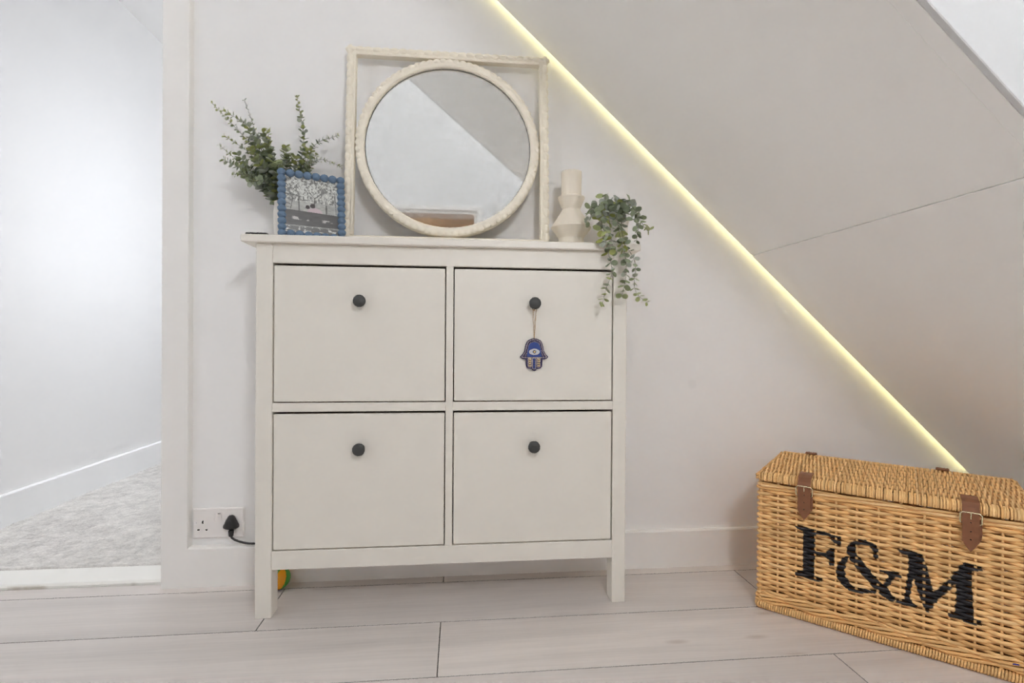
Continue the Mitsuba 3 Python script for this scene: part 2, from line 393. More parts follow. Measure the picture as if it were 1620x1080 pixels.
m = trimesh.creation.icosphere(3, .14); m.apply_translation((FX, FY, FZ))
k = obj('globe', m, None, t, True)
scene[k]['emitter'] = {'type': 'area', 'radiance': rgb(*GLOBE)}
th_ = np.linspace(0, math.pi * .5, 14)
m = lathe([(.185 * math.sin(t_), -.185 * math.cos(t_)) for t_ in th_] + [(.178 * math.sin(t_), -.178 * math.cos(t_)) for t_ in th_[::-1]], 40)
m.apply_transform(trimesh.transformations.rotation_matrix(-math.pi / 2 - .16, (1, 0, 0)))
m.apply_transform(trimesh.transformations.rotation_matrix(-.22, (0, 0, 1)))
m.apply_translation((FX, FY, FZ)); obj('light_block_dome', m, 'm_trim', t, 40)  # added dome keeps the globe light off the wall behind it
hl = trimesh.creation.icosphere(2, .06); hl.apply_translation((-0.55, -2.9, 1.75))
k = obj('hall_lamp', hl, None)
scene[k]['emitter'] = {'type': 'area', 'radiance': rgb(45, 30, 17)}
tag(k, 'warm lamp globe in the hall behind the doorway', 'lamp')

# ------------------------------------------------------------------ cabinet
cab = thing('shoe_cabinet', 'cream shoe cabinet with four flap doors and black knobs against the wall', 'cabinet')
W, LW, LD = 1.0019, 0.042, 0.05
c = .0016
obj('leg', cbox(0, LW, 0, LD, 0, .99, c), 'm_cabinet', cab)
obj('leg', cbox(W - .0385, W, 0, LD, 0, .99, c), 'm_cabinet', cab)
obj('side_panel', cbox(.002, .020, LD, .2, .127, .99, .001), 'm_cabinet', cab)
obj('side_panel', cbox(W - .020, W - .002, LD, .2, .127, .99, .001), 'm_cabinet', cab)
xa, xb = LW, W - .0385
obj('top_board', cbox(-.0333, 1.0368, -.016, .216, .990, 1.010, .0022), 'm_cabinet', cab)
obj('top_rail', cbox(xa, xb, .001, .02, .9386, .990, .001), 'm_cabinet', cab)
obj('bottom_rail', cbox(xa, xb, .001, .02, .127, .176, .001), 'm_cabinet', cab)
obj('stile', cbox(.4959, .5157, .0015, .02, .176, .9386, .001), 'm_cabinet', cab)
obj('middle_rail', cbox(xa, .4959, .0015, .02, .5447, .5683, .001), 'm_cabinet', cab)
obj('middle_rail', cbox(.5157, xb, .0015, .02, .5447, .5683, .001), 'm_cabinet', cab)
obj('back_panel', cbox(.02, W - .02, .192, .2, .127, .99), 'm_inside', cab)
obj('bottom_panel', cbox(.02, W - .02, .02, .192, .1285, .140), 'm_cabinet', cab)
obj('shelf', cbox(.02, W - .02, .03, .192, .55, .562), 'm_inside', cab)
knob_prof = [(0, 0), (.0125, 0), (.0115, .004), (.0075, .009), (.0085, .014), (.0145, .018), (.0166, .021), (.0160, .0245), (.012, .0272), (.006, .0285), (0, .0288)]
for (x0, x1) in ((xa, .4959), (.5157, xb)):
    for (z0, z1) in ((.5683, .9386), (.176, .5447)):
        tilt = .0
        d = obj('door', cbox(x0 + .0025, x1 - .0028, .0030, .021, z0 + .0028, z1 - .0062, .0018), 'm_cabinet', cab)
        kx = .2685 if x0 < .3 else .7379
        kz = .8398 if z0 > .5 else .4458
        m = lathe(knob_prof, 36)
        m.apply_transform(trimesh.transformations.rotation_matrix(math.pi / 2, (1, 0, 0)))
        m.apply_translation((kx, .0032, kz))
        kk = obj('knob', m, 'm_knob', d, 35)
        tag(kk, 'dark grey round knob')

# ------------------------------------------------------------------ hamsa charm on the upper right knob
hs = thing('hamsa_charm', 'blue hand shaped charm with an eye hanging on the upper right knob', 'ornament')
HC, PXM = 472.0, 4075.0
def hz(v):
    return .7434 - (v - 615) / PXM
def hpoly(right):
    L = [(HC + (x - HC), v) for x, v in right]
    R = [(2 * HC - x, v) for x, v in right][::-1]
    return Polygon([(.7384 + (x - HC) / PXM, hz(v)) for x, v in L + R]).buffer(0)
half = [(472, 614), (505, 618), (540, 635), (560, 662), (574, 705), (585, 760), (605, 793), (634, 822), (612, 842), (585, 852), (566, 850), (562, 930), (545, 952), (505, 957), (490, 975), (472, 981)]
outline = hpoly(half).buffer(.0012).buffer(-.0012).buffer(-.0008).buffer(.0008)
obj('plate', face_xz(outline, -.0040, .0040), 'm_hnavy', hs)
fin_top = hz(825)
bell = outline.intersection(sbox(.6, hz(842), .9, .8))
l1 = bell.buffer(-.0026)
line1 = l1.difference(l1.buffer(-.0011))
obj('border_line', face_xz(line1, -.0047, .001), 'm_htan', hs)
inner = hpoly([(472, 655), (510, 662), (535, 690), (545, 740), (553, 790), (556, 822), (472, 822)])
obj('bell_panel', face_xz(inner, -.0045, .001), 'm_hblue', hs)
dots = []
arc = LineString([(.7384 + (x - HC) / PXM, hz(v)) for x, v in [(370, 815), (392, 770), (402, 710), (422, 668), (472, 648), (522, 668), (542, 710), (552, 770), (574, 815)]])
for tt in np.linspace(0, 1, 27):
    q = arc.interpolate(tt, normalized=True)
    s = trimesh.creation.icosphere(1, .00095); s.apply_translation((q.x, -.0048, q.y)); dots.append(s)
obj('bead_border', cat(dots), 'm_htan', hs, True)
tag(key_of('x') and hs + '__bead_border', kind='stuff')
ez = hz(765)
th = np.linspace(0, math.pi, 17)
eye = Polygon([(.7386 + .0152 * math.cos(t), ez + .0088 * math.sin(t) * (1 - .15 * abs(math.cos(t)))) for t in th] + [(.7386 - .0152 * math.cos(t), ez - .0088 * math.sin(t)) for t in th]).buffer(0)
obj('eye_rim', face_xz(eye, -.0053, .0016), 'm_htan', hs)
obj('eye_white', face_xz(eye.buffer(-.0014), -.0057, .0016), 'm_hpale', hs)
obj('iris', face_xz(Point(.7386, ez).buffer(.0046), -.0062, .0016), 'm_hnavy', hs)
obj('pupil', face_xz(Point(.7386, ez).buffer(.0030), -.0067, .0016), 'm_hgold', hs)
for fx, vb in ((422, 938), (472, 962), (522, 938)):
    f = sbox(.7384 + (fx - 21 - HC) / PXM, hz(vb), .7384 + (fx + 21 - HC) / PXM, hz(832)).buffer(-.003).buffer(.003)
    fk = obj('finger_outline', face_xz(f.difference(f.buffer(-.0011)), -.0047, .001), 'm_htan', hs)
    for v in np.arange(845, vb - 8, 24):
        b = Point(.7384 + (fx - HC) / PXM, hz(v)).buffer(.0034)
        b = b.intersection(sbox(.6, hz(v + 12), .9, hz(v - 3)))
        obj('finger_cell', face_xz(b, -.0049, .001), 'm_hblue' if fx == 472 else 'm_hgold', hs)
cord = []
zt, zb = .8345, .7445
for s in (-1, 1):
    pts = bez([(.7385, -.0025, zb - .003), (.7385 + s * .0012, -.004, zb + .02), (.7382 + s * .0034, -.008, zb + .06), (.7380 + s * .0055, -.0095, .826), (.7380 + s * .0088, -.0095, .838), (.7380 + s * .004, -.0095, .8492), (.7380, -.0095, .8495)], 8)
    cord.append(tube(pts, .0008, 6))
kn = trimesh.creation.icosphere(2, .0024); kn.apply_translation((.7365, -.0095, .8215)); cord.append(kn)
k = obj('cord', cat(cord), 'm_twine', hs, 50)
tag(k, 'thin brown twine loop')

# ------------------------------------------------------------------ round mirror in its square beaded frame
mi_t = thing('mirror', 'round mirror in a square cream beaded frame leaning on the wall above the cabinet', 'mirror')
ALPHA = math.radians(4.5)
MC = np.array([.4975, .132, 1.0115])
MU, MV, MW = np.array([1.0, 0, 0]), np.array([0, math.sin(ALPHA), math.cos(ALPHA)]), np.array([0, -math.cos(ALPHA), math.sin(ALPHA)])
MM = np.eye(4); MM[:3, 0], MM[:3, 1], MM[:3, 2], MM[:3, 3] = MU, MV, MW, MC
def mput(m):
    m = m.copy(); m.apply_transform(MM); return m
HW, HH = .304, .606            # half width, height
BWD = .0165                     # bead row width
def bead_row(p0, p1, n, r, rl, w):
    ms = []
    for i in range(n):
        q = np.array(p0) + (np.array(p1) - p0) * (i + .5) / n
        s = trimesh.creation.icosphere(2, 1.0)
        L = np.array([rl if abs(p1[0] - p0[0]) > abs(p1[1] - p0[1]) else r, rl if abs(p1[1] - p0[1]) >= abs(p1[0] - p0[0]) else r, r])
        s.vertices = s.vertices * L + np.array([q[0], q[1], w])
        ms.append(s)
    return cat(ms)
fb = .022
def bar(x0, x1, y0, y1, w0=-.010, w1=.010):
    return cbox(x0, x1, y0, y1, w0, w1, .002)
sides = {'left': ((-HW + .0098, 0), (-HW + .0098, HH), 24), 'right': ((HW - .0098, 0), (HW - .0098, HH), 24), 'bottom': ((-HW, .0098), (HW, .0098), 24), 'top': ((-HW, HH - .0098), (HW, HH - .0098), 24)}
for nm, (p0, p1, n) in sides.items():
    if nm in ('left', 'right'):
        sx = -1 if nm == 'left' else 1
        x0, x1 = sorted((sx * HW - sx * .004, sx * (HW - .0285)))
        b = bar(x0, x1, 0.003, HH - .003)
        fl_ = bar(*sorted((sx * (HW - .0285), sx * (HW - .0205))), .0285, HH - .0285, -.010, .0135)
    else:
        z0, z1 = (.003, .0285) if nm == 'bottom' else (HH - .0285, HH - .003)
        b = bar(-HW + .004, HW - .004, z0, z1)
        fl_ = bar(-HW + .0285, HW - .0285, *((.0205, .0285) if nm == 'bottom' else (HH - .0285, HH - .0205)), -.010, .0135)
    k = obj('frame_bar', mput(cat([b, fl_])), 'm_mirrorframe', mi_t, 30)
    obj('bead_molding', mput(bead_row(np.array(p0), np.array(p1), n, .0104, .0180, .004)), 'm_mirrorframe', k, True)
RC = (0.0, .303)
RO, RI = .2745, .2460
# the ring: a rounded band with scalloped petals
prof = []
NR = 360
ang = np.arange(NR) * 2 * np.pi / NR
ringp = [(RO - .008, -.012), (RO - .002, -.008), (RO - .001, .006), (RO - .003, .015), (RO - .010, .021), (RI + .011, .0215), (RI + .003, .0205), (RI, .017), (RI, -.012)]
rv = []
nsc = 84
for i, a_ in enumerate(ang):
    for j, (r, w) in enumerate(ringp):
        rv.append(((r) * math.cos(a_) + RC[0], (r) * math.sin(a_) + RC[1], w))
m_ = len(ringp)
ii, jj = np.meshgrid(np.arange(NR), np.arange(m_), indexing='ij')
q = np.stack([ii * m_ + jj, ((ii + 1) % NR) * m_ + jj, ((ii + 1) % NR) * m_ + (jj + 1) % m_, ii * m_ + (jj + 1) % m_], -1).reshape(-1, 4)
ring = trimesh.Trimesh(np.array(rv), np.vstack([q[:, [0, 1, 2]], q[:, [0, 2, 3]]]), process=False)
rk = obj('ring', mput(ring), 'm_mirrorframe', mi_t, 40)
pet = []
for i in range(nsc):
    a_ = i * 2 * math.pi / nsc
    s = trimesh.creation.icosphere(2, 1.0)
    v = s.vertices * np.array([.0095, .0114, .0066])
    ca, sa = math.cos(.5), math.sin(.5)
    v = np.stack([v[:, 0] * ca - v[:, 1] * sa, v[:, 0] * sa + v[:, 1] * ca, v[:, 2]], 1)
    rr = RO - .0110
    x, y = v[:, 0] + rr, v[:, 1]
    v = np.stack([x * math.cos(a_) - y * math.sin(a_) + RC[0], x * math.sin(a_) + y * math.cos(a_) + RC[1], v[:, 2] + .0165], 1)
    pet.append(trimesh.Trimesh(v, s.faces, process=False))
obj('bead_molding', mput(cat(pet)), 'm_mirrorframe', rk, True)
gl = trimesh.creation.cylinder(RI + .004, .004, sections=128); gl.apply_translation((RC[0], RC[1], .006))
k = obj('glass', mput(gl), 'm_mirror', mi_t, 30)
tag(k, 'round mirror glass')
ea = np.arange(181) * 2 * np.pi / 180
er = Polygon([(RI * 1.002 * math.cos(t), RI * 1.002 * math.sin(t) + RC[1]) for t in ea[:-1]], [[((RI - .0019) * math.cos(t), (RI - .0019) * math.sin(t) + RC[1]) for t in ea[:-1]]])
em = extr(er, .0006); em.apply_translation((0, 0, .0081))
obj('rim_shade_ring', mput(em), 'm_knob', mi_t)  # dark ring put in as the shade line inside the rim
bk = trimesh.creation.cylinder(RI + .01, .004, sections=64); bk.apply_translation((RC[0], RC[1], -.004))
obj('backing', mput(bk), 'm_backing', mi_t, 30)

# ------------------------------------------------------------------ right vase
vp = [(0, 0), (.0365, 0), (.038, .002), (.0375, .034), (.0385, .037), (.0595, .0655), (.0605, .0675), (.0595, .0695), (.0278, .1205), (.0268, .1225), (.0276, .1255), (.0392, .154), (.0405, .1565), (.0402, .160), (.0305, .164), (.0302, .170), (.0306, .2345), (.0300, .2365), (.0275, .2355), (.0270, .17), (.0, .15)]
v = lathe(vp, 64); v.apply_translation((.8665, .120, 1.0101))
k = obj('vase', v, 'm_ceramic', None, 25)
tag(k, 'tapering cream ceramic vase with stacked angular bulges right of the mirror', 'vase')

# ------------------------------------------------------------------ leaves
def leaf(r, rng_, lime=0.0):
    """a round eucalyptus leaf lying in xy, its base at the origin, growing along +x; (vertices, faces, colour)"""
    n = 13
    a_ = np.linspace(0, 2 * np.pi, n, endpoint=False) + np.pi
    r = r * 1.2
    rim = np.stack([r * (1.05 + np.cos(a_)), r * .92 * np.sin(a_), 0 * a_], 1)
    rim[:, 2] = .22 * np.abs(rim[:, 1]) + rng_.uniform(-.15, .35) * (rim[:, 0] ** 2) / (2 * r)
    V = np.vstack([[[r * .9, 0, rng_.uniform(-.08, .02) * r]], rim])
    k = np.arange(n)
    F = np.stack([k * 0, 1 + k, 1 + (k + 1) % n], 1)
    g = np.array([.235, .275, .19]) * rng_.uniform(.6, 1.5)
    if rng_.random() < .35:
        g = np.array([.36, .395, .345]) * rng_.uniform(.8, 1.2)
    g = g * (1 - lime) + np.array([.42, .45, .10]) * lime
    return V, F, g

def rot_to(x, up_):
    x = x / np.linalg.norm(x)
    y = np.cross(up_, x); y /= np.linalg.norm(y) + 1e-9
    return np.stack([x, y, np.cross(x, y)], 1)

def sprig(parent, pts, rmax, npairs, seed, start=.0, end_r=.45, lime_tip=.6, sr=.0011, slim=0.0, rand=.25):
    rng_ = np.random.default_rng(seed)
    C = bez(pts, 14)
    k = obj('sprig', tube(C, np.linspace(sr, sr * .45, len(C)), 6), 'm_stem', parent, 50)
    t, n, b = frames(C)
    seg = np.linalg.norm(np.diff(C, axis=0), axis=1); cum = np.concatenate([[0], np.cumsum(seg)]) / seg.sum()
    VV, FF, CC, at = [], [], [], 0
    ph = rng_.uniform(0, 6)
    for i, u in enumerate(np.linspace(start, 1, npairs)):
        j = min(np.searchsorted(cum, u), len(C) - 1)
        ph += math.pi / 2 + rng_.uniform(-.35, .35)
        r = rmax * (1 - (1 - end_r) * u ** 1.3) * rng_.uniform(.78, 1.12)
        lim = lime_tip * max(0, (u - .72) / .28) if lime_tip else 0
        if rng_.random() < .10:
            lim = max(lim, .55)
        for s in (0, math.pi):
            side = math.cos(ph + s) * n[j] + math.sin(ph + s) * b[j]
            d = side + t[j] * rng_.uniform(.15, .6)
            R = rot_to(d, t[j] + side * rng_.uniform(-.5, .3) + rng_.normal(0, rand, 3))
            V, F, g = leaf(r, rng_, lim)
            if slim:
                V[:, 1] *= (1 - slim)
            V = V @ R.T + C[j] + side * sr
            VV.append(V); FF.append(F + at); CC.append(np.tile(g, (len(V), 1))); at += len(V)
    V, F, G_ = np.vstack(VV), np.vstack(FF), np.vstack(CC)
    lk = obj('leaves', (V, F), 'm_leaf', k, True, color=G_)
    tag(lk, kind='stuff')
    return k

# left: white vase with a bunch of eucalyptus
lv = [(0, 0), (.040, 0), (.043, .003), (.0475, .05), (.0480, .09), (.0455, .115), (.047, .118), (.0440, .117), (.043, .09), (.042, .01), (0, .008)]
BX, BY = .047, .135
v = lathe([(r, z * 1.0) for r, z in lv], 56); v.apply_translation((BX, BY, 1.0101))
k = obj('vase', v, 'm_whitepot', None, 30)
tag(k, 'white ceramic vase partly hidden behind the blue beaded picture frame', 'vase')
eu = thing('eucalyptus_bunch', 'bunch of upright green eucalyptus sprigs in the white vase', 'plant')
B0 = np.array([BX, BY, 1.06])
def lsp(tip, seed, n, r=.0105, bend=.0, mid=None, **kw):
    tip = np.array(tip)
    m0 = np.array([BX - .012 + .18 * (tip[0] - BX), BY + .15 * (tip[1] - BY), 1.128])
    m1 = m0 + (tip - m0) * .5 + np.array([0, 0, bend]) if mid is None else np.array(mid)
    sprig(eu, [B0 + (m0 - B0) * .2, m0, m1, tip], r * .74, int(n * 1.7), seed, start=.30, **kw)
lsp((-.174, .14, 1.410), 1, 17, .0095, mid=(-.062, .14, 1.283), end_r=.35)
lsp((-.154, .165, 1.402), 2, 18, .0105, mid=(-.062, .160, 1.33), end_r=.5, lime_tip=.3)
lsp((-.106, .19, 1.445), 3, 14, .0085, mid=(-.055, .17, 1.31), end_r=.4, slim=.45, lime_tip=0)
lsp((-.146, .12, 1.285), 4, 13, .0095, .012, end_r=.35, slim=.3)
lsp((-.120, .09, 1.233), 5, 14, .0115, .02, end_r=.6, lime_tip=.2)
lsp((-.085, .07, 1.189), 6, 13, .0100, .03, end_r=.5, lime_tip=.3)
lsp((.054, .16, 1.448), 7, 20, .0120, mid=(.075, .15, 1.30), end_r=.38, lime_tip=.5)
lsp((.172, .15, 1.338), 8, 14, .0120, mid=(.10, .15, 1.295), end_r=.5, lime_tip=.1)
lsp((.178, .17, 1.254), 9, 15, .0085, mid=(.105, .16, 1.262), end_r=.5, slim=.4)
lsp((-.007, .10, 1.326), 10, 13, .0110, mid=(-.008, .12, 1.24), end_r=.5)
lsp((.040, .11, 1.284), 11, 12, .0125, .0, end_r=.6)
lsp((.119, .12, 1.268), 12, 12, .0115, .015, end_r=.6, lime_tip=.5)
lsp((-.088, .11, 1.227), 13, 13, .0115, .02, end_r=.6)
lsp((-.155, .17, 1.330), 14, 14, .0090, .0, mid=(-.068, .16, 1.265), end_r=.4)
lsp((-.050, .10, 1.270), 15, 13, .0130, .0, end_r=.75)
lsp((-.028, .13, 1.330), 16, 14, .0125, .0, end_r=.7, lime_tip=.1)
lsp((.010, .08, 1.240), 17, 11, .0125, .0, end_r=.8, lime_tip=.2)
lsp((.090, .15, 1.290), 18, 13, .0120, .0, end_r=.7)
lsp((-.040, .06, 1.165), 19, 11, .0115, .03, end_r=.8, lime_tip=.1)
for i_, tp in enumerate([(.047, .09, 1.262), (.028, .07, 1.222), (-.058, .15, 1.305), (-.030, .08, 1.236), (-.078, .10, 1.205), (.070, .10, 1.250), (-.015, .12, 1.285), (-.100, .13, 1.262)]):
    lsp(tp, 40 + i_, 12, .0125, .01, end_r=.8, lime_tip=.25)
lsp((-.075, .13, 1.345), 20, 14, .0105, .0, end_r=.7, lime_tip=.1)

# right: small white pot with trailing eucalyptus
PX, PY = .985, .070
pp = [(0, 0), (.031, 0), (.033, .002), (.041, .072), (.0425, .075), (.0425, .082), (.0400, .083), (.0385, .074), (0, .072)]
pt = thing('plant_pot', 'small white pot with a soil fill at the right end of the cabinet top', 'pot')
v = lathe(pp, 48); v.apply_translation((PX, PY, 1.0101)); obj('body', v, 'm_whitepot', pt, 30)
s_ = trimesh.creation.cylinder(.0385, .004, sections=32); s_.apply_translation((PX, PY, 1.0101 + .073)); obj('soil', s_, 'm_soil', pt, 30)
tr = thing('trailing_eucalyptus', 'trailing grey green eucalyptus hanging over the right end of the cabinet', 'plant')
R0 = np.array([PX, PY, 1.086])
def rsp(path, seed, n, r=.011, **kw):
    a_ = seed * 2.4
    start_ = R0 + np.array([.02 * math.cos(a_), .02 * math.sin(a_), 0])
    sprig(tr, [start_] + [np.array(p) for p in path], r * .84, int(n * 1.12), seed + 100, sr=.0010, **{'end_r': .7, 'lime_tip': .35, 'rand': .75, **kw})
rsp([(.950, .02, 1.118), (.918, -.030, 1.082), (.925, -.036, 1.03), (.936, -.038, .98), (.947, -.038, .927), (.932, -.036, .883), (.922, -.036, .842)], 1, 25, .0105)
rsp([(.975, .02, 1.120), (.962, -.030, 1.080), (.968, -.036, 1.032), (.979, -.038, .988), (.987, -.038, .945), (.984, -.038, .902), (.976, -.038, .865)], 2, 22, .0115, lime_tip=.2)
rsp([(.990, .02, 1.115), (.975, -.032, 1.05), (.982, -.038, 1.004), (1.000, -.038, .978), (1.014, -.036, .946), (1.010, -.036, .902), (1.018, -.036, .868), (1.046, -.036, .846)], 3, 27, .0100, lime_tip=.5)
rsp([(1.000, .03, 1.135), (1.025, .0, 1.105), (1.024, -.025, 1.055), (1.017, -.034, 1.016)], 4, 15, .0105, lime_tip=0)
rsp([(1.010, .05, 1.130), (1.040, .03, 1.105), (1.056, .02, 1.068), (1.072, .02, 1.058)], 5, 12, .0110, lime_tip=.5)
rsp([(.950, .055, 1.125), (.915, .03, 1.112), (.892, .02, 1.075)], 6, 10, .0125, lime_tip=.1)
rsp([(.965, .06, 1.130), (.946, .05, 1.155)], 7, 7, .0125, end_r=.9)
rsp([(.985, .07, 1.125), (.992, .05, 1.148)], 8, 7, .0125, end_r=.9, lime_tip=0)
rsp([(1.005, .06, 1.130), (1.025, .05, 1.146)], 9, 8, .0120, end_r=.9, lime_tip=0)
rsp([(.955, .03, 1.115), (.925, -.01, 1.095), (.918, -.03, 1.055), (.922, -.035, 1.02)], 10, 12, .0130, lime_tip=.7, end_r=.9)
rsp([(.970, .03, 1.120), (.948, -.01, 1.100), (.942, -.03, 1.058), (.948, -.036, 1.00), (.960, -.036, .985)], 11, 14, .0120, lime_tip=.1)
rsp([(.985, .03, 1.125), (.985, -.01, 1.105), (.985, -.030, 1.075)], 12, 9, .0130, lime_tip=0)
rsp([(.970, .06, 1.120), (.932, .05, 1.125), (.905, .045, 1.118)], 13, 9, .0115, lime_tip=.1, end_r=.9)

# ------------------------------------------------------------------ blue beaded picture frame
pf = thing('picture_frame', 'blue beaded frame with a black and white photo standing on the cabinet', 'picture frame')
FW, FH = .178, .194
fy, ft = math.radians(23.7), math.radians(8.0)
A = T  # noqa
def fmat():
    ux = np.array([math.cos(fy), math.sin(fy), 0])
    nb_ = np.array([math.sin(fy), -math.cos(fy), 0])
    vv = math.cos(ft) * np.array([0, 0, 1.0]) - math.sin(ft) * nb_
    ww = math.cos(ft) * nb_ + math.sin(ft) * np.array([0, 0, 1.0])
    M = np.eye(4); M[:3, 0], M[:3, 1], M[:3, 2], M[:3, 3] = ux, vv, ww, (.0445, .028, 1.0118)
    return M
FM = fmat()
def fput(m):
    m = m.copy(); m.apply_transform(FM); return m
r0 = .0108
def bead_at(x, y, rx, ry):
    s = trimesh.creation.icosphere(2, 1.0)
    s.vertices = s.vertices * np.array([rx, ry, .0105]) + np.array([x, y, .006])
    obj('bead', fput(s), 'm_blueframe', pf, True)
NV, NH = 11, 8
for i in range(NV):
    y = r0 + (FH - 2 * r0) * i / (NV - 1)
    for x in (r0, FW - r0):
        bead_at(x, y, .0112, .0103)
for i in range(1, NH - 1):
    x = r0 + (FW - 2 * r0) * i / (NH - 1)
    for y in (r0, FH - r0):
        bead_at(x, y, .0116, .0108)
obj('backing', fput(cbox(.006, FW - .006, .006, FH - .006, -.006, .001)), 'm_backing', pf)
V = np.array([(.016, .016, .0022), (FW - .016, .016, .0022), (FW - .016, FH - .016, .0022), (.016, FH - .016, .0022), (.016, .016, .0012), (FW - .016, .016, .0012), (FW - .016, FH - .016, .0012), (.016, FH - .016, .0012)])
F = np.array([(0, 1, 2), (0, 2, 3), (4, 6, 5), (4, 7, 6), (0, 4, 5), (0, 5, 1), (1, 5, 6), (1, 6, 2), (2, 6, 7), (2, 7, 3), (3, 7, 4), (3, 4, 0)])
pm = trimesh.Trimesh(V, F, process=False); pm.apply_transform(FM)
UV = np.array([(0, 0), (1, 0), (1, 1), (0, 1)] * 2, float)
k = obj('photo', pm, 'm_photo', pf, False, uv=UV)
tag(k, 'black and white photo of two people on a bench under trees')
stand = trimesh.convex.convex_hull(np.array([(x, y, w) for x in (FW / 2 - .02, FW / 2 + .02) for y, w in ((.14, -.006), (.14, -.009), (.0075, -.050), (.0075, -.053))]))
obj('easel_stand', fput(stand), 'm_backing', pf)

# thin dark slab at the left end of the top
m = cbox(-.026, .034, -.006, .085, 1.0101, 1.0165, .0025)
vv = np.array(m.vertices); vv[:, 0] -= (vv[:, 2] - 1.0101) * np.where(vv[:, 0] > 0, .9, 0); m.vertices = vv
k = obj('phone', m, 'm_black'); tag(k, 'thin dark phone lying at the left end of the cabinet top', 'phone')

# ------------------------------------------------------------------ socket, plug, cable
sk = thing('wall_socket', 'white double wall socket with switches left of the cabinet', 'socket')
SX0, SX1, SZ0, SZ1, SY = -.2565, -.1115, .1405, .2300, .2085
obj('plate', cbox(SX0, SX1, SY, YW - .0005, SZ0, SZ1, .0025), 'm_plastic', sk)
for x in (-.2483, -.1269):
    d = trimesh.creation.cylinder(.0030, .002, sections=20); d.apply_transform(trimesh.transformations.rotation_matrix(math.pi / 2, (1, 0, 0))); d.apply_translation((x, SY, .1857))
    obj('screw', d, 'm_steel', sk, 30)
for x, z, w, h in ((-.2278, .1893, .0022, .0042), (-.2393, .1664, .0032, .0020), (-.2170, .1660, .0032, .0020)):
    obj('pin_hole', cbox(x - w, x + w, SY - .0003, SY + .0015, z - h, z + h), 'm_hole', sk)
for x in (-.1983, -.1800):
    b = trimesh.convex.convex_hull(np.array([(x + sx * .0056, SY - dy, .2045 + z) for sx in (-1, 1) for z, dy in ((-.0125, -.001), (-.0125, .0040 if x < -.19 else .0012), (.0, .0018), (.0125, .0012 if x < -.19 else .0040), (.0125, -.001))]))
    obj('switch', b, 'm_plastic', sk)
obj('switch_mark', cbox(-.1830, -.1770, SY - .0046, SY - .0030, .2138, .2150), 'm_hole', sk)
pg = thing('plug', 'black three pin plug in the wall socket with its cable', 'plug')
px = -.1418
body = trimesh.convex.convex_hull(np.array(
    [(px + x, y, .182 + z) for y, k_ in ((SY - .0004, 1.0), (SY - .014, .96), (SY - .026, .62)) for x, z in
     [(-.0225 * k_, -.010 * k_), (-.0215 * k_, -.015 * k_), (-.010 * k_, -.0205 * k_), (.010 * k_, -.0205 * k_), (.0215 * k_, -.015 * k_), (.0225 * k_, -.008 * k_), (.018 * k_, .001 * k_), (.0105 * k_, .016 * k_), (.006 * k_, .0225 * k_), (-.006 * k_, .0225 * k_), (-.0105 * k_, .016 * k_), (-.018 * k_, .001 * k_)]]))
body = body.subdivide().subdivide().subdivide()
trimesh.smoothing.filter_laplacian(body, iterations=10)
obj('body', body, 'm_black', pg, 50)
col = [tube([(px, SY - .012, .166), (px, SY - .012, .158), (px + .0003, SY - .012, .150)], [.0075, .0068, .0058], 14)]
for z in (.1625, .1585, .1545, .151):
    col.append(tube([(px, SY - .012, z + .0011), (px, SY - .012, z - .0011)], .0080 - (.1625 - z) * .12, 14))
obj('cable_grip', cat(col), 'm_black', pg, 30)
cab_path = bez([(px, SY - .012, .152), (px + .002, SY - .012, .145), (px + .012, SY - .010, .136), (px + .030, .200, .1285), (px + .055, .198, .1245), (px + .085, .205, .122), (px + .115, .209, .1225)], 10)
obj('cable', tube(cab_path, .0030, 10), 'm_black', pg, 50)

# ------------------------------------------------------------------ toy ball behind the left leg
tb = thing('toy_ball', 'small orange and green toy ball on the floor behind the left cabinet leg', 'toy ball')
cols = [(.06, .30, .035), (.75, .40, .01), (.06, .30, .035), (.80, .30, .005), (.06, .30, .035), (.85, .36, .008)]
ball = trimesh.creation.icosphere(4, .034)
az = (np.degrees(np.arctan2(ball.triangles_center[:, 1], ball.triangles_center[:, 0])) + 360 + 38) % 360
low = ball.triangles_center[:, 2] < -.021
for i, c_ in enumerate(cols + [(.008, .012, .11)]):
    sel = ((az // 60).astype(int) == i) & ~low if i < 6 else low
    mname = f'm_ball_{i}'
    mat(mname, pr(c_, .3, .5), True)
    s_ = ball.submesh([np.nonzero(sel)[0]], append=True)
    R_ = trimesh.transformations.rotation_matrix(.45, (0, 1, 0)) ; s_.apply_transform(R_)
    s_.apply_translation((.004, .166, .034))
    obj('panel', s_, mname, tb, True)

